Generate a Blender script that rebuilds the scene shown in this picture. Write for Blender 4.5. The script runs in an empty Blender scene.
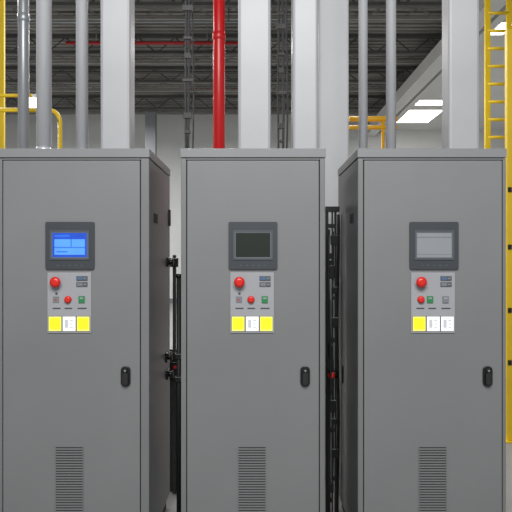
import bpy, bmesh, math, random
from mathutils import Vector, Matrix
random.seed(4)
C = bpy.context.scene.collection
PI = math.pi
bpy.context.scene.view_settings.view_transform = 'Standard'

# ------------------------------------------------------------------ scale of the place
CAMZ, CAMD, F = 1.55, 3.4, 680.0
def PX(x, d): return (x-256.0)*d/F
def PZ(y, d): return CAMZ+(256.0-y)*d/F
S = 0.005                                  # metres per photo pixel on the cabinet fronts
CEIL = 6.2

# ------------------------------------------------------------------ materials
def lin(c):
    c = c/255.0
    return c/12.92 if c <= .04045 else ((c+.055)/1.055)**2.4
def col(rgb): return (lin(rgb[0]), lin(rgb[1]), lin(rgb[2]), 1)
MATS = {}
def mat(name, rgb, rough=.5, metal=0., var=.06, scale=8., emit=0., bump=0., bscale=200.):
    if name in MATS: return MATS[name]
    m = bpy.data.materials.new(name); m.use_nodes = True
    nt = m.node_tree; b = nt.nodes['Principled BSDF']
    tc = nt.nodes.new('ShaderNodeTexCoord')
    n = nt.nodes.new('ShaderNodeTexNoise'); n.inputs['Scale'].default_value = scale
    n.inputs['Detail'].default_value = 4
    nt.links.new(tc.outputs['Object'], n.inputs['Vector'])
    r = nt.nodes.new('ShaderNodeValToRGB')
    c = col(rgb)
    r.color_ramp.elements[0].position = .3; r.color_ramp.elements[1].position = .7
    r.color_ramp.elements[0].color = tuple(min(1, v*(1-var)) for v in c[:3])+(1,)
    r.color_ramp.elements[1].color = tuple(min(1, v*(1+var)) for v in c[:3])+(1,)
    nt.links.new(n.outputs['Fac'], r.inputs['Fac'])
    nt.links.new(r.outputs['Color'], b.inputs['Base Color'])
    b.inputs['Roughness'].default_value = rough; b.inputs['Metallic'].default_value = metal
    if emit:
        nt.links.new(r.outputs['Color'], b.inputs['Emission Color'])
        b.inputs['Emission Strength'].default_value = emit
    if bump:
        n2 = nt.nodes.new('ShaderNodeTexNoise'); n2.inputs['Scale'].default_value = bscale
        nt.links.new(tc.outputs['Object'], n2.inputs['Vector'])
        bp = nt.nodes.new('ShaderNodeBump'); bp.inputs['Strength'].default_value = bump
        bp.inputs['Distance'].default_value = .002
        nt.links.new(n2.outputs['Fac'], bp.inputs['Height'])
        nt.links.new(bp.outputs['Normal'], b.inputs['Normal'])
    MATS[name] = m
    return m
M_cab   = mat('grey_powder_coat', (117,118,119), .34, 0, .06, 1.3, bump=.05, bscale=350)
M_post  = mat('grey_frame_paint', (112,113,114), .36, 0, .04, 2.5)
M_side  = mat('grey_side_shaded', (97,98,100), .38, 0, .05, 2.5)  # cabinet grey darkened, side shade put into the colour
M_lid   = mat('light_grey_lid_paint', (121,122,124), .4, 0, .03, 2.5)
M_dark  = mat('dark_gap', (22,22,23), .8)
M_vent  = mat('vent_slot', (46,47,48), .7)
M_bezel = mat('slate_bezel', (52,57,62), .45, 0, .04)
M_bezel2= mat('slate_inner_frame', (70,76,82), .45, 0, .04)
M_edge  = mat('pale_screen_edge', (98,104,109), .4, 0, .03)
M_panel = mat('pale_control_plate', (150,151,155), .4, 0, .02)
M_black = mat('black_plastic', (16,16,17), .35, 0, .1)
M_rub   = mat('black_rubber', (24,24,25), .6, 0, .1)
M_red   = mat('red_plastic', (204,34,26), .3, 0, .04)
M_redS  = mat('dull_red_print', (150,84,82), .5, 0, .04)
M_green = mat('green_lens', (34,116,68), .35, 0, .04, emit=.12)
M_gray2 = mat('grey_label', (112,115,120), .5)
M_strip = mat('grey_tile_frame', (96,99,104), .5, 0, .03)
M_white = mat('white_tile', (230,232,236), .4, 0, .01, emit=.4)  # emission added to brighten the tile
M_yel   = mat('yellow_tile', (230,218,30), .4, 0, .03, emit=.28)  # glow added here too, only to lift the yellow
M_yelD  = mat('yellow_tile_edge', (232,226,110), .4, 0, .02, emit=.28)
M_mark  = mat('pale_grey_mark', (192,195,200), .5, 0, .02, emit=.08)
M_bluel = mat('bluish_readout', (74,98,128), .3, 0, .04, emit=.1)
M_ink   = mat('dark_print', (60,64,70), .6)
M_chrome= mat('steel', (185,186,188), .3, .9, .03)
M_blue  = mat('blue_screen_glow', (14,64,172), .4, 0, .12, 14, emit=.5)
M_blue2 = mat('soft_blue_panel', (74,138,220), .4, 0, .06, 14, emit=.45)
M_blue3 = mat('deep_blue_block', (36,94,194), .4, 0, .02, emit=.45)
M_off   = mat('dark_olive_screen', (19,27,18), .35, 0, .1)
M_lcd   = mat('pale_grey_screen', (134,138,142), .3, 0, .03)
M_lcd2  = mat('grey_screen_line', (112,117,121), .3, 0, .03)
M_duct  = mat('pale_galvanised_duct', (155,157,160), .46, .06, .05, 3)
M_duct2 = mat('pale_duct_lightened', (206,208,211), .55, .0, .03, 3)  # duct colour lightened, missing light behind the cabinets put into it
M_pipe  = mat('silver_pipe', (204,206,210), .2, .35, .03, 3)
M_pipeD = mat('dull_grey_pipe', (142,145,149), .28, .25, .06, 3)
M_rpipe = mat('red_pipe_paint', (204,24,28), .3, 0, .06, 4)
M_rpipD = mat('dark_red_pipe_paint', (164,26,28), .5, 0, .08, 4)
M_ylw   = mat('yellow_safety_paint', (228,192,20), .45, 0, .08, 3)
M_org   = mat('warm_yellow_paint', (232,174,24), .45, 0, .08, 3)
M_cable = mat('dark_cable_jacket', (52,54,56), .55, 0, .2, 20)
M_joist = mat('grey_joist_paint', (138,137,133), .6, .0, .1)
M_joisD = mat('dark_joist_paint', (76,76,75), .6, .0, .1)
M_wall  = mat('offwhite_wall_paint', (210,211,211), .8, 0, .03, 1.2)
M_wallw = mat('white_soffit_paint', (214,214,212), .8, 0, .02, 1.2)
M_floor = mat('pale_concrete', (136,136,134), .45, 0, .08, .9)
M_lamp  = mat('lamp_diffuser', (255,252,244), .5, 0, 0, emit=6.)
M_deck  = mat('steel_deck', (122,121,117), .65, .0, .42, .8)

# ------------------------------------------------------------------ mesh building
class MB:
    def __init__(s): s.bm = bmesh.new(); s.mats = []
    def mi(s, m):
        if m not in s.mats: s.mats.append(m)
        return s.mats.index(m)
    def box(s, x0, x1, y0, y1, z0, z1, m):
        i = s.mi(m)
        v = [s.bm.verts.new((x, y, z)) for z in (z0, z1) for y in (y0, y1) for x in (x0, x1)]
        for f in ((0,2,3,1),(4,5,7,6),(0,1,5,4),(2,6,7,3),(0,4,6,2),(1,3,7,5)):
            fc = s.bm.faces.new([v[k] for k in f]); fc.material_index = i
        return s
    def tube(s, pts, r, m, seg=16, cap=True):
        i = s.mi(m); pts = [Vector(p) for p in pts]
        rs = r if isinstance(r, (list, tuple)) else [r]*len(pts)
        rings = []; up = None
        for k, p in enumerate(pts):
            a = pts[max(k-1, 0)]; b = pts[min(k+1, len(pts)-1)]
            t = (b-a)
            if t.length < 1e-9: t = Vector((0,0,1))
            t.normalize()
            if up is None:
                up = Vector((0,0,1)) if abs(t.z) < .9 else Vector((1,0,0))
            u = (up - t*up.dot(t)).normalized(); w = t.cross(u); up = u
            rings.append([s.bm.verts.new(p+(u*math.cos(2*PI*j/seg)+w*math.sin(2*PI*j/seg))*rs[k]) for j in range(seg)])
        for A, B in zip(rings, rings[1:]):
            for j in range(seg):
                f = s.bm.faces.new((A[j], A[(j+1)%seg], B[(j+1)%seg], B[j])); f.material_index = i; f.smooth = True
        if cap:
            f = s.bm.faces.new(rings[0][::-1]); f.material_index = i
            f = s.bm.faces.new(rings[-1]); f.material_index = i
        return s
    def lathe_y(s, x, y, z, prof, m, seg=24):      # profile (r, dy) round an axis along y, towards -y
        i = s.mi(m); rings = []
        for r, dy in prof:
            rings.append([s.bm.verts.new((x+r*math.cos(2*PI*j/seg), y-dy, z+r*math.sin(2*PI*j/seg))) for j in range(seg)])
        for A, B in zip(rings, rings[1:]):
            for j in range(seg):
                f = s.bm.faces.new((A[j], A[(j+1)%seg], B[(j+1)%seg], B[j])); f.material_index = i; f.smooth = True
        f = s.bm.faces.new(rings[0][::-1]); f.material_index = i
        f = s.bm.faces.new(rings[-1]); f.material_index = i
        return s
    def prism_y(s, outline, y0, y1, m):            # outline of (x, z)
        i = s.mi(m)
        A = [s.bm.verts.new((x, y0, z)) for x, z in outline]; B = [s.bm.verts.new((x, y1, z)) for x, z in outline]
        n = len(A)
        for j in range(n):
            f = s.bm.faces.new((A[j], A[(j+1)%n], B[(j+1)%n], B[j])); f.material_index = i
        f = s.bm.faces.new(A[::-1]); f.material_index = i
        f = s.bm.faces.new(B); f.material_index = i
        return s
    def build(s, name, parent=None, bev=0., loc=(0,0,0)):
        bmesh.ops.recalc_face_normals(s.bm, faces=s.bm.faces[:])
        me = bpy.data.meshes.new(name); s.bm.to_mesh(me); s.bm.free()
        for m in s.mats: me.materials.append(m)
        o = bpy.data.objects.new(name, me); C.objects.link(o); o.location = loc
        if parent: o.parent = parent
        if bev:
            b = o.modifiers.new('bevel', 'BEVEL'); b.width = bev; b.segments = 2; b.limit_method = 'ANGLE'; b.angle_limit = .6
            b.harden_normals = False
        return o
def tag(o, label, cat, group=None):
    o['label'] = label; o['category'] = cat
    if group: o['group'] = group
    return o
def thing(name, label, cat, loc=(0,0,0), group=None):
    o = bpy.data.objects.new(name, None); C.objects.link(o); o.location = loc; o.empty_display_size = .1
    return tag(o, label, cat, group)
def struct(o): o['kind'] = 'structure'; return o
def rrect(cx, cz, w, h, r, n=5):
    pts = []
    for sx, sz, a0 in ((1,1,0),(-1,1,90),(-1,-1,180),(1,-1,270)):
        for k in range(n+1):
            a = math.radians(a0+90*k/n)
            pts.append((cx+sx*(w/2-r)+r*math.cos(a), cz+sz*(h/2-r)+r*math.sin(a)))
    return pts

# ------------------------------------------------------------------ the room
XL, XR, YF, YB = -9., 9., -6., 19.
struct(MB().box(XL, XR, YF, YB, -.2, 0, M_floor).build('floor'))
struct(MB().box(XL, XR, YB, YB+.2, 0, CEIL+.3, M_wall).build('wall_back'))
struct(MB().box(XL-.2, XL, YF, YB, 0, CEIL+.3, M_wall).build('wall_left'))
struct(MB().box(XR, XR+.2, YF, YB, 0, CEIL+.3, M_wall).build('wall_right'))
# corrugated steel deck ceiling
d = MB(); i = d.mi(M_deck); prev = None; y = YF; pitch = .22
prof = []
while y < YB:
    prof += [(y, CEIL), (y+.10, CEIL), (y+.115, CEIL+.1), (y+.205, CEIL+.1)]
    y += pitch
prof.append((YB, CEIL))
for (yy, zz) in prof:
    cur = (d.bm.verts.new((XL, yy, zz)), d.bm.verts.new((XR, yy, zz)))
    if prev: d.bm.faces.new((prev[0], prev[1], cur[1], cur[0])).material_index = i
    prev = cur
struct(d.build('ceiling'))
# white dropped ceiling and its edge along the right side
DX = 4.1
struct(MB().box(DX, XR, 6., YB, 5.7, 5.76, M_wallw).build('trim_1'))
struct(MB().box(DX-.04, DX+.12, 6., YB, 5.56, CEIL+.14, M_wallw).build('trim_2'))
# pale beam running lengthwise under the joists beside the dropped ceiling
struct(MB().box(3.62, 3.92, 6., YB, 5.5, 5.785, M_wallw).build('trim_3'))
s = MB(); s.box(XL, XR, YB-.02, YB, 0, .15, M_gray2); struct(s.build('baseboard_back'))

# ceiling joists
def joist(y, depth, n, m, w):
    b = MB(); x0, x1, zt = XL, DX-.05, CEIL-.03; zb = CEIL-depth
    b.box(x0, x1, y-w, y+w, zt-.05, zt+.03, m); b.box(x0, x1, y-w, y+w, zb-.03, zb+.03, m)
    st = (x1-x0)/n
    for k in range(n):
        a, c = (zb, zt-.03) if k % 2 == 0 else (zt-.03, zb)
        b.tube([(x0+k*st, y, a), (x0+(k+1)*st, y, c)], .014, m, 6)
    return b.build('ceiling_joist')
for k, (yy, dp, n, w) in enumerate(((8.2, .36, 34, .05), (9.2, .24, 38, .04), (10.9, .38, 34, .06), (12.1, .24, 38, .04), (13.3, .36, 34, .05), (14.6, .26, 38, .04), (16.3, .38, 34, .06), (17.5, .26, 38, .04))):
    tag(joist(yy, dp, n, M_joist if k % 2 else M_joisD, w), 'open-web steel joist running crosswise under the corrugated ceiling deck', 'joist', 'steel joists under the ceiling deck')
# conduits crosswise under the deck
def cross_conduit(y, z, x0, x1, r, m, label):
    t = thing('ceiling_conduit', label, 'conduit', (0, y, z))
    MB().tube([(x0,0,0), (x1,0,0)], r, m, 10).build('tube', t)
    k = x0+.3
    while k < x1:
        MB().tube([(k,0,0), (k,0,CEIL+.04-z)], .009, M_joisD, 6).build('hanger_rod', t); k += 1.9
cross_conduit(9.0, PZ(22, 12.4), -4.6, 1.2, .022, M_pipeD, 'grey conduit slung crosswise under the ceiling deck, nearest and highest in view')
cross_conduit(12.7, PZ(72, 16.1), -5.5, 3.5, .03, M_joisD, 'dark conduit slung crosswise under the ceiling deck, between the two thin red lines')
# sprinkler branch lines
def hpipe(y, z, x0, x1, r, label):
    b = MB().tube([(x0, y, z), (x1, y, z)], r, M_rpipD, 12)
    t = thing('sprinkler_pipe', label, 'pipe', (0,0,0))
    b.build('pipe', t)
    k = x0+.3
    while k < x1:
        MB().tube([(k, y, z-.02), (k, y, z-.09)], .012, M_chrome, 8).build('sprinkler_head', t)
        MB().tube([(k+.3, y, z), (k+.3, y, CEIL+.05)], .008, M_joist, 6).build('hanger_rod', t)
        k += 2.2
    return t
hpipe(10.1, PZ(43, 13.5), PX(66, 13.5), PX(246, 13.5), .032, 'longer, higher of the two thin red sprinkler lines under the ceiling')
hpipe(15.2, PZ(89, 18.6), PX(188, 18.6), PX(250, 18.6), .03, 'shorter, lower of the two thin red sprinkler lines under the ceiling')

# ------------------------------------------------------------------ lights in the ceiling
def troffer(px, py, hx, hy, label):
    z = 5.7; dd = (z-CAMZ)*F/(256-py); x = PX(px, dd); y = dd-CAMD; e = .04
    t = thing('ceiling_light', label, 'ceiling light', (x, y, z), 'panel lights in the white dropped ceiling')
    MB().box(-hx, hx, -hy, -hy+e, -.035, 0, M_wallw).box(-hx, hx, hy-e, hy, -.035, 0, M_wallw).box(-hx, -hx+e, -hy+e, hy-e, -.035, 0, M_wallw).box(hx-e, hx, -hy+e, hy-e, -.035, 0, M_wallw).build('frame', t)
    MB().box(-hx+e, hx-e, -hy+e, hy-e, -.03, -.004, M_lamp).build('diffuser', t)
troffer(417, 115.5, .58, .94, 'white panel ceiling light farthest off, just left of the wide duct at right')
troffer(431, 101.5, .46, .34, 'white panel ceiling light second farthest off, partly behind the wide duct at right')
troffer(498, 27, .24, .38, 'bright white panel ceiling light seen through the yellow ladder at upper right')
hd = 15.; hz = PZ(103, hd)
t = thing('hanging_light', 'small flat white high-bay light hanging beyond the yellow guard frame at left', 'hanging light', (PX(29.5, hd), hd-CAMD, hz))
MB().box(-.22, .22, -.2, .2, .08, .16, M_wallw).build('housing', t, .015)
MB().box(-.2, .2, -.18, .18, -.12, .08, M_lamp).build('diffuser', t, .03)
MB().tube([(0, 0, .16), (0, 0, CEIL+.05-hz)], .007, M_joisD, 6).build('hanger_rod', t)

# ------------------------------------------------------------------ cabinets
DEP = .82
TOP = PZ(157.5, CAMD)
def cabinet(name_label, xl, xr, dl, dr, pc, hx, screen, tiles, sideparts):
    cx = (xl+xr)/2
    t = thing('electrical_cabinet', name_label, 'cabinet', ((cx-256)*S, 0, 0), 'grey electrical cabinets in a row')
    X = lambda p: (p-cx)*S
    Z = lambda p: CAMZ+(256-p)*S
    x0, x1, a0, a1 = X(xl), X(xr), X(dl), X(dr)
    b = MB()
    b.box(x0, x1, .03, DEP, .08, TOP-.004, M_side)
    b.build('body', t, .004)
    f = MB()
    f.box(x0, a0-.004, 0, .03, .08, TOP-.004, M_post); f.box(a1+.004, x1, 0, .03, .08, TOP-.004, M_post)
    f.box(a0-.004, a1+.004, 0, .03, TOP-.012, TOP-.004, M_post); f.box(a0-.004, a1+.004, 0, .03, .08, .1, M_post)
    f.build('frame', t, .0025)
    MB().box(a0-.004, a1+.004, .018, .0299, .1, TOP-.012, M_dark).build('door_seal', t)
    MB().box(x0+.02, x1-.02, .04, DEP-.02, 0, .08, M_dark).build('plinth', t)
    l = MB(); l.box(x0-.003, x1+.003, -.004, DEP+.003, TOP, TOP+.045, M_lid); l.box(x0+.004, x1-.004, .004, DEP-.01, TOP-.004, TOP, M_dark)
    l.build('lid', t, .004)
    door = MB().box(a0, a1, -.002, .018, .104, TOP-.015, M_cab).build('door', t, .004)
    yf = -.002
    # ventilation grille in the door
    g = MB(); gx = X(pc-.5); gw = 13.5*S; z1 = Z(447); z0 = Z(520)
    g.box(gx-gw, gx+gw, yf-.002, yf, z0, z1, M_vent)
    n = 28; st = (z1-z0)/n
    for k in range(n):
        zz = z0+k*st
        g.prism_y([(gx-gw, zz+.001), (gx+gw, zz+.001), (gx+gw, zz+st*.6), (gx-gw, zz+st*.6)], yf-.005, yf-.002, M_cab)
    g.box(gx-gw-.003, gx-gw, yf-.005, yf, z0, z1, M_cab); g.box(gx+gw, gx+gw+.003, yf-.005, yf, z0, z1, M_cab)
    g.build('vent_grille', door)
    # swing handle
    h = MB(); hX = X(hx); hZ = Z(376)
    h.prism_y(rrect(hX, hZ, 9.5*S, 20*S, .02, 6), yf-.012, yf, M_black)
    h.prism_y(rrect(hX, hZ-.012, 5.5*S, 12*S, .011, 5), yf-.026, yf-.012, M_rub)
    h.lathe_y(hX, yf-.012, hZ+.03, [(.011, 0), (.011, .01), (.009, .013)], M_rub, 16)
    h.build('handle', door, .002)
    MB().lathe_y(hX, yf-.025, hZ+.03, [(.005, 0), (.005, .004)], M_chrome, 12).build('lock', door)
    # display
    ey = yf
    D = MB(); w = 24.3*S; zt, zb = Z(222), Z(269); bx = X(pc+.5)
    D.prism_y(rrect(bx, (zt+zb)/2, 2*w, zt-zb, .008), ey-.012, ey, M_bezel)
    sx0, sx1, sz0, sz1 = bx-17.2*S, bx+17.2*S, Z(257.2), Z(233)
    def ring(a0_, a1_, b0_, b1_, g_, yy_, m_):
        for (q0, q1, r0, r1) in ((a0_-g_, a1_+g_, b1_, b1_+g_), (a0_-g_, a1_+g_, b0_-g_, b0_), (a0_-g_, a0_, b0_, b1_), (a1_, a1_+g_, b0_, b1_)):
            D.box(q0, q1, yy_, ey-.012, r0, r1, m_)
    ring(sx0-.004, sx1+.004, sz0-.004, sz1+.004, .009, ey-.0165, M_bezel2)
    ring(sx0, sx1, sz0, sz1, .004, ey-.0148, M_edge)
    disp = D.build('display', t)
    disp['label'] = {'on': 'slate display unit with a lit blue screen', 'off': 'slate display unit with a dark screen', 'grey': 'slate display unit with a pale grey screen'}[screen]
    sc = MB(); sw, sh = sx1-sx0, sz1-sz0
    R = lambda u0, u1, v0, v1, m, k: sc.box(sx0+u0*sw, sx0+u1*sw, ey-.0138-.0005*k, ey-.0138, sz0+v0*sh, sz0+v1*sh, m)
    base = {'on': M_blue, 'off': M_off, 'grey': M_lcd}[screen]
    sc.box(sx0, sx1, ey-.0138, ey-.012, sz0, sz1, base)
    if screen == 'on':
        R(.06, .94, .1, .74, M_blue2, 1)
        R(.06, .94, .38, .42, M_blue3, 2); R(.53, .56, .42, .74, M_blue3, 2)
        R(.06, .5, .84, .91, M_blue3, 1)
        R(.12, .44, .2, .25, M_blue3, 2)
    elif screen == 'grey':
        R(0, 1, .8, .84, M_lcd2, 1); R(0, 1, .1, .125, M_lcd2, 1)
    sc.build('screen', disp)
    k = MB()
    for q in range(5): k.box(bx-.06+q*.03-.006, bx-.06+q*.03+.006, ey-.0135, ey-.012, Z(266.3), Z(264.8), M_bezel2)
    k.build('key_row', disp)
    # control plate
    P = MB(); px_ = X(pc-.3); zt, zb = Z(272.5), Z(332.8)
    P.prism_y(rrect(px_, (zt+zb)/2, 43.8*S, zt-zb, .004), ey-.006, ey, M_panel)
    cp = P.build('control_panel', t, .0015)
    py_ = ey-.006
    u = lambda du: X(pc+du)
    MB().lathe_y(u(-13), py_, Z(282), [(.020, 0), (.020, .004), (.012, .005), (.012, .016), (.025, .018), (.027, .026), (.023, .034), (.012, .038)], M_red, 28).build('emergency_stop_button', cp)
    rb = -12.5 if screen == 'grey' else -1.5
    MB().lathe_y(u(rb), py_, Z(299.5), [(.0185, 0), (.0185, .004), (.0165, .008), (.015, .014), (.010, .016)], M_red, 24).build('push_button', cp)
    if screen != 'grey': MB().lathe_y(u(-13), py_, Z(293.3), [(.006, 0), (.006, .003)], M_ink, 12).build('key_switch', cp)
    for zz, m in ((278.3, M_bluel), (284.3, M_gray2)):
        r = MB()
        r.box(u(7), u(18), py_-.004, py_, Z(zz+2.2), Z(zz-2.2), M_bezel2)
        r.box(u(7.8), u(13.2), py_-.0046, py_-.004, Z(zz+1.5), Z(zz-1.5), m); r.box(u(14), u(17.2), py_-.0046, py_-.004, Z(zz+.8), Z(zz-.8), M_gray2)
        r.build('readout', cp)
    gl = (-3.5, 12) if screen == 'grey' else (12.2,)
    for gi, gx_ in enumerate(gl):
        r = MB(); r.box(u(gx_-3), u(gx_+3), py_-.006, py_, Z(302.6), Z(296), M_green if gi == 0 else M_gray2); r.box(u(gx_-1.7), u(gx_+1.7), py_-.0065, py_-.006, Z(298.8), Z(297.4), M_panel)
        r.build('indicator_light', cp, .001)
    if screen != 'grey':
        r = MB(); r.box(u(-16.5), u(-10.5), py_-.0025, py_, Z(302.6), Z(296.4), M_gray2)
        r.box(u(-15.2), u(-12.7), py_-.003, py_-.0025, Z(301), Z(298.7), M_redS); r.build('label_plate', cp)
    for q, (p0, p1) in enumerate(((-17, -9), (-5, 2.5), (8, 17))):
        MB().box(u(p0), u(p1), py_-.0005, py_, Z(309), Z(307.6), M_ink).build('printed_legend', cp)
    MB().box(u(-21.0), u(20.4), py_-.002, py_, Z(331.2), Z(316), M_strip).build('tile_frame', cp)
    for (p0, p1), kind in zip(((-20.6, -8.0), (-6.6, 6.1), (7.5, 20.0)), tiles):
        r = MB(); m = M_yel if kind == 'y' else M_white
        r.box(u(p0), u(p1), py_-.004, py_-.002, Z(330.8), Z(316.4), M_yelD if kind == 'y' else M_white)
        r.box(u(p0+.9), u(p1-.9), py_-.005, py_-.004, Z(329), Z(317.8), m)
        if kind == 'w':
            r.box(u(p0+2.2), u(p0+5.4), py_-.0056, py_-.005, Z(327.5), Z(319.5), M_mark); r.box(u(p0+7), u(p0+10.2), py_-.0056, py_-.005, Z(321), Z(319.8), M_mark)
            r.box(u(p0+7), u(p0+10.2), py_-.0056, py_-.005, Z(324.2), Z(323.2), M_mark); r.box(u(p0+7), u(p0+10.2), py_-.0056, py_-.005, Z(327.4), Z(326.4), M_mark)
        o = r.build('status_tile', cp); o['label'] = 'yellow status tile' if kind == 'y' else 'white status tile with small marks'
    # things on the side faces
    for (side, kind, yy, zz) in sideparts:
        sx = x1 if side > 0 else x0; b = MB()
        if kind == 'bolt':
            b.tube([(sx, yy, zz), (sx+side*.008, yy, zz)], .012, M_black, 12); b.build('side_bolt', t)
        elif kind == 'coupling':
            b.box(min(sx, sx+side*.01), max(sx, sx+side*.01), yy-.04, yy+.04, zz-.028, zz+.028, M_black)
            b.tube([(sx+side*.01, yy, zz), (sx+side*.026, yy, zz)], .018, M_black, 16)
            b.tube([(sx+side*.026, yy, zz), (sx+side*.036, yy, zz)], .023, M_rub, 16); b.build('hose_coupling', t, .002)
        elif kind == 'slot':
            for q in range(3):
                MB().box(min(sx, sx+side*.003), max(sx, sx+side*.003), yy+q*.05, yy+q*.05+.02, zz-.025, zz+.025, M_dark).build('side_slot', t)
        elif kind == 'hinge':
            b.box(min(sx, sx+side*.01), max(sx, sx+side*.01), yy-.02, yy+.02, zz-.05, zz+.05, M_black); b.build('side_bracket', t, .002)
    return t
Zs = lambda yp, yd: PZ(yp, CAMD+yd)
cabinet('grey electrical cabinet with a lit blue display screen, left of the row', -2, 149, 3, 140, 70, 126, 'on', 'ywy',
        [(1, 'slot', .16, 1.75), (1, 'coupling', .72, Zs(262, .72)), (1, 'hinge', .78, Zs(218, .78)), (1, 'coupling', .66, Zs(357, .66)), (1, 'coupling', .7, Zs(374, .7))])
cabinet('grey electrical cabinet with a dark unlit display, between the other two', 181, 325, 187, 319, 252.5, 305, 'off', 'ywy', [])
cabinet('grey electrical cabinet with a pale grey display, right of the row', 358, 506, 364, 502, 433, 487, 'grey', 'yww',
        [(-1, 'slot', .16, 1.75), (-1, 'hinge', .6, Zs(374, .6)), (1, 'bolt', .05, 1.6), (1, 'bolt', .05, 1.28), (1, 'bolt', .05, 1.02)])
LID = TOP+.045

# ------------------------------------------------------------------ ducts and pipes standing on / behind the cabinets
def duct(px0, px1, dd, depth, z0, label, m=M_duct):
    x0, x1 = PX(px0, dd), PX(px1, dd); cx = (x0+x1)/2; hw = (x1-x0)/2; y0 = dd-CAMD
    t = thing('air_duct', label, 'duct', (cx, y0+depth/2, z0), 'pale rectangular ducts')
    h = CEIL-z0
    MB().box(-hw, hw, -depth/2, depth/2, 0, h, m).build('duct_body', t, .016)
    MB().box(-hw-.004, hw+.004, -depth/2-.004, depth/2+.004, 0, .03, m).build('flange', t, .003)
duct(100, 130, 3.75, .16, LID, 'pale rectangular duct standing on the left cabinet, right of two silver pipes')
duct(238, 271, 3.75, .16, LID, 'pale rectangular duct on the middle cabinet just right of the red pipe')
duct(292.5, 318.5, 3.75, .14, LID, 'pale rectangular duct on the right end of the middle cabinet')
duct(319, 349, 4.75, .2, 0, 'pale rectangular duct running down behind the gap between middle and right cabinets', M_duct2)
duct(449, 480, 3.8, .16, LID, 'pale rectangular duct standing on the right cabinet, left of the yellow ladder')
def riser(px0, px1, dd, z0, m, label, name='conduit_pipe', ring=1.6, group=None, top=CEIL):
    x = PX((px0+px1)/2, dd); r = (px1-px0)/2*dd/F
    t = thing(name, label, 'pipe', (x, dd-CAMD, z0), group); h = top-z0
    MB().tube([(0,0,0), (0,0,h)], r, m, 24).build('pipe', t)
    for zz in [.0]+[ring*k for k in range(1, int(h/ring)+1)]:
        MB().tube([(0,0,zz), (0,0,zz+.008), (0,0,zz+.05), (0,0,zz+.058)], [r*1.02, r*1.12, r*1.12, r*1.02], m, 24).build('coupling', t)
riser(18, 29, 4.8, 0, M_pipeD, 'dull dark grey pipe behind the left cabinet, nearest the yellow frame')
riser(36.5, 51.5, 3.75, LID, M_pipe, 'thickest silver pipe on the left cabinet')
riser(76, 88, 3.8, LID, M_pipe, 'slimmer silver pipe on the left cabinet beside the rectangular duct')
riser(358.5, 367.5, 3.95, LID, M_pipe, 'silver pipe near the left end of the right cabinet')
riser(386, 396, 3.85, LID, M_pipe, 'silver pipe on the right cabinet, second from its left end')
riser(213, 225, 5.2, 0, M_rpipe, 'bright red vertical sprinkler riser pipe behind the middle cabinet', 'riser_pipe', 3.2)
# dark hanging services either side of the red pipe
def services(px, dd, offs, label):
    x = PX(px, dd); t = thing('cable_riser', label, 'cable riser', (x, dd-CAMD, 0))
    for (dx, r, amp) in offs:
        MB().tube([(dx+amp*math.sin(k*.9+dx*80), 0, k*.2) for k in range(0, 31)]+[(dx, 0, CEIL)], r, M_cable, 8).build('conduit', t)
    z = .3; k = 0
    while z < CEIL-.1:
        w = .022+.008*((k*7) % 3)
        MB().box(-w, w, -.018, .018, z, z+.022+.02*((k*5) % 2), M_joisD).build('clip', t, .003)
        z += (.14, .21, .11, .27, .17)[k % 5]; k += 1
services(187.5, 5.0, ((-.012, .008, .002), (.008, .009, .003)), 'dark clipped cable riser left of the red pipe')
services(281, 5.4, ((-.02, .008, .003), (.018, .010, .002)), 'dark clipped cable riser between two pale ducts behind middle cabinet')
def vcable(px, dd, r, label):
    x = PX(px, dd)
    tag(MB().tube([(x+.006*math.sin(k*1.3), dd-CAMD, k*.25) for k in range(0, 25)]+[(x, dd-CAMD, CEIL)], r, M_cable, 10).build('cable'), label, 'cable')
vcable(193, 5.1, .006, 'thin dark cable hanging beside the clipped cable riser left of the red pipe')
vcable(287, 5.1, .007, 'thin dark cable hanging just left of the slimmest pale duct')

# ------------------------------------------------------------------ yellow steelwork
def bend(p, q, c, n=6):
    out = []
    for k in range(n+1):
        a = PI/2*k/n
        out.append(Vector(c)+(Vector(p)-Vector(c))*math.cos(a)+(Vector(q)-Vector(c))*math.sin(a))
    return out
dd = 5.2; yl = dd-CAMD
t = thing('guard_rail', 'yellow tubular guard frame with a rounded end at far left', 'guard rail', (PX(30, dd), yl, 0))
ox = PX(30, dd)
zr = PZ(110, dd); xe = PX(60, dd)-ox; rr = .09
path = [(xe, 0, 0), (xe, 0, zr-rr)]+bend((xe, 0, zr-rr), (xe-rr, 0, zr), (xe-rr, 0, zr-rr))+[(xe-rr, 0, zr), (PX(-30, dd)-ox, 0, zr)]
MB().tube(path, .017, M_ylw, 12).build('end_hoop', t)
MB().tube([(PX(-30, dd)-ox, 0, PZ(95.5, dd)), (PX(32, dd)-ox, 0, PZ(95.5, dd))], .014, M_ylw, 12).build('rail', t)
MB().tube([(PX(-30, dd)-ox, 0, 0), (PX(-30, dd)-ox, 0, PZ(95.5, dd))], .013, M_ylw, 12).build('post', t)
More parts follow.
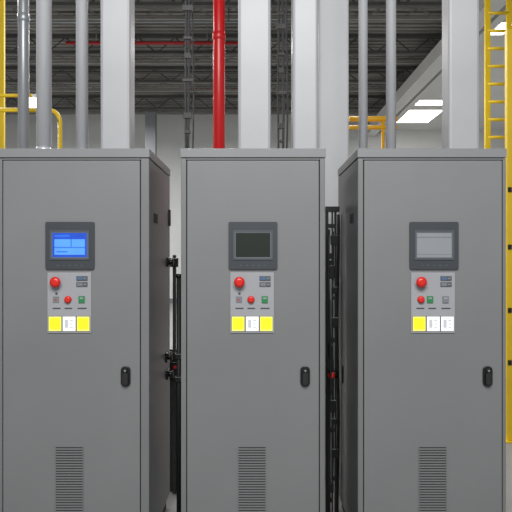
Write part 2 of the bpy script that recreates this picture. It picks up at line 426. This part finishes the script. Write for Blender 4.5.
# ladders
def ladder(dd, p0, p1, step, rw, rr_, label):
    x0, x1 = PX(p0, dd), PX(p1, dd); ox = (x0+x1)/2; hw = (x1-x0)/2
    t = thing('ladder', label, 'ladder', (ox, dd-CAMD, 0))
    for sx in (-hw, hw): MB().box(sx-rw, sx+rw, -.02, .02, 0, CEIL, M_ylw).build('rail', t, .005)
    z = .3
    while z < CEIL-.1:
        MB().tube([(-hw, 0, z), (hw, 0, z)], rr_, M_ylw, 10).build('rung', t); z += step
ladder(6.6, -26, 2.4, .2, .022, .014, 'tall yellow fixed ladder cut off by the far left edge, behind the guard frame')
ladder(9., 487.5, 509, .235, .037, .022, 'tall yellow fixed ladder beyond the right cabinet')
dd = 6.0; ox = PX(372, dd)
t = thing('guard_rail', 'short warm yellow guard rail above the right cabinet, between its two silver pipes', 'guard rail', (ox, dd-CAMD, 0))
MB().tube([(PX(349, dd)-ox, 0, PZ(119, dd)), (PX(397, dd)-ox, 0, PZ(119, dd))], .024, M_org, 14).build('rail', t)
MB().tube([(PX(349, dd)-ox, 0, PZ(127.5, dd)), (PX(397, dd)-ox, 0, PZ(127.5, dd))], .019, M_org, 14).build('rail', t)
for xx in (363, 383):
    MB().tube([(PX(xx, dd)-ox, 0, 0), (PX(xx, dd)-ox, 0, PZ(118, dd))], .015, M_org, 12).build('post', t)
# yellow post right
dd = 5.7; x = PX(510, dd)
t = thing('yellow_post', 'yellow painted post with black clips standing right of the right cabinet', 'post', (x, dd-CAMD, 0))
MB().box(-.035, .035, -.03, .03, 0.01, PZ(30, dd), M_ylw).build('post', t, .006)
MB().box(-.07, .07, -.07, .07, 0, .012, M_ylw).build('base_plate', t)
for yy in (190, 247, 310, 362): MB().box(-.03, .0, -.042, -.03, PZ(yy, dd)-.02, PZ(yy, dd)+.02, M_black).build('clip', t)

# steel column against the back
dd = 20.; t = thing('steel_column', 'grey steel column far off against the pale back wall', 'column', (PX(151, dd), dd-CAMD, 0))
MB().box(-.15, .15, -.15, -.12, 0, CEIL-.45, M_pipeD).box(-.15, .15, .12, .15, 0, CEIL-.45, M_pipeD).box(-.02, .02, -.12, .12, 0, CEIL-.45, M_pipeD).build('shaft', t)
MB().box(-.2, .2, -.2, .2, 0, .03, M_pipeD).build('base_plate', t)

# ------------------------------------------------------------------ things in the gaps
# black conduit beside the middle cabinet with its clamps
dd = 3.75; x = PX(178.8, dd)
t = thing('black_conduit', 'black conduit running down between the left and middle cabinets', 'conduit', (x, dd-CAMD, 0))
MB().tube([(0,0,0), (0,0,PZ(278, dd))], .0125, M_rub, 12).build('tube', t)
MB().tube([(0,0,PZ(278, dd)), (0,0,PZ(276, dd)), (0,0,PZ(274, dd))], [.014, .017, .014], M_black, 12).build('end_cap', t)
for yy in (356, 379): MB().box(-.02, .017, -.018, .018, PZ(yy, dd)-.014, PZ(yy, dd)+.014, M_black).build('clamp', t, .002)
# dark upright channel deeper in the left gap
dd = 4.45; x = PX(174.5, dd)
t = thing('upright_channel', 'dark steel upright with fittings in the left gap, behind the black conduit', 'upright', (x, dd-CAMD, 0))
MB().box(-.010, .010, -.02, .02, 0, PZ(255, dd), M_cable).build('channel', t, .003)
MB().box(-.034, .036, .022, .03, 0, PZ(350, dd), M_cable).build('gap_dark_sheet', t, .002)  # dark sheet added to make the lower left gap read darker
for y0, y1, w in ((258, 267, .028), (351, 358, .032), (361, 380, .038)):
    MB().box(-w, w, -.045, -.02, PZ(y1, dd), PZ(y0, dd), M_black).build('bracket', t, .004)
MB().lathe_y(.012, -.045, PZ(366, dd), [(.008, 0), (.012, .004), (.012, .012), (.008, .015)], M_red, 14).build('red_knob', t)
# black cable rack in the right gap
dd = 3.95; ox = PX(331.5, dd); q = lambda p: PX(p, dd)-ox
t = thing('cable_rack', 'black upright rack in the gap between the middle and right cabinets', 'rack', (ox, dd-CAMD, 0))
zt = PZ(212, dd)
for xx, w in ((326.8, .008), (332.2, .004), (335.3, .006)): MB().box(q(xx)-w, q(xx)+w, -.015, .015, 0, zt, M_black).build('post', t)
MB().box(q(325.5), q(339), -.03, .03, zt, zt+.03, M_black).build('top_plate', t)
MB().box(q(328), q(331), .018, .024, .02, PZ(300, dd), M_cable).build('gap_dark_sheet', t)  # narrow dark sheet added to darken the right gap
for yy, a, b_, hh in ((226, 326.8, 335, 4), (263, 326.8, 332, 5), (298, 332, 335.3, 3), (340, 326.8, 335, 5), (392, 326.8, 332, 4), (430, 326.8, 335, 4), (478, 332, 335.3, 4), (500, 326.8, 332, 4)):
    MB().box(q(a), q(b_), -.008, .008, PZ(yy+hh/2, dd), PZ(yy-hh/2, dd), M_rub).build('rung', t)
for yy, a, b_, hh in ((240, 330, 338, 10), (256, 328, 332, 6), (272, 328, 334, 13), (290, 332, 337, 7), (322, 331, 338, 10), (348, 328, 332, 8), (405, 329, 336, 12), (420, 331, 337, 6), (452, 331, 338, 9), (486, 328, 333, 10)):
    MB().box(q(a), q(b_), -.035, -.015, PZ(yy+hh/2, dd), PZ(yy-hh/2, dd), M_black).build('fitting', t, .003)
v = MB().tube([(q(328), -.03, PZ(373, dd)), (q(338), -.03, PZ(373, dd))], .022, M_black, 14).tube([(q(330), -.01, PZ(373, dd)), (q(330), -.07, PZ(373, dd))], .012, M_black, 12).build('valve', t)
MB().lathe_y(q(330), -.07, PZ(373, dd), [(.013, 0), (.02, .004), (.02, .012), (.012, .016)], M_red, 18).build('knob', v)['label'] = 'small red valve knob'
def gap_cable(px, dd, r, top, amp, label):
    tag(MB().tube([(PX(px, dd)+amp*math.sin(k*.55+px), dd-CAMD, k*.1) for k in range(0, top)], r, M_rub, 10).build('hose'), label, 'hose')
gap_cable(337.8, 4.1, .009, 19, .004, 'black hose running up beside the black rack, nearest the right cabinet')
gap_cable(329.5, 3.84, .006, 18, .006, 'slim wavy black hose running up in front of the black rack')
gap_cable(334.5, 4.2, .009, 18, .008, 'wavy black hose hanging behind the black rack')

# ------------------------------------------------------------------ light, world, camera
w = bpy.data.worlds.new('World'); bpy.context.scene.world = w; w.use_nodes = True
w.node_tree.nodes['Background'].inputs[0].default_value = (.96, .975, 1, 1)
w.node_tree.nodes['Background'].inputs[1].default_value = .5
def area(loc, rot, sx, sy, e, c=(1,1,1)):
    l = bpy.data.lights.new('lamp', 'AREA'); l.shape = 'RECTANGLE'; l.size = sx; l.size_y = sy; l.energy = e; l.color = c
    o = bpy.data.objects.new('area_lamp', l); C.objects.link(o); o.location = loc; o.rotation_euler = rot
area((0, -4.2, 4.7), (math.radians(54), 0, 0), 3.6, 1.8, 350, (1, .995, .985))  # added light out of view, for cabinet fronts and pipe highlights
for y in (4.5, 9., 14.):
    for x in (-5, 0.):
        area((x, y, 5.4), (0, 0, 0), 2., .6, 210, (1, .99, .975))
area((6.3, 12, 5.5), (0, 0, 0), 2., 3, 180, (1, .99, .975))
cam = bpy.data.cameras.new('camera'); cam.sensor_width = 36; cam.lens = F/512*36
co = bpy.data.objects.new('camera', cam); C.objects.link(co); co.location = (0, -CAMD, CAMZ); co.rotation_euler = (PI/2, 0, 0)
bpy.context.scene.camera = co
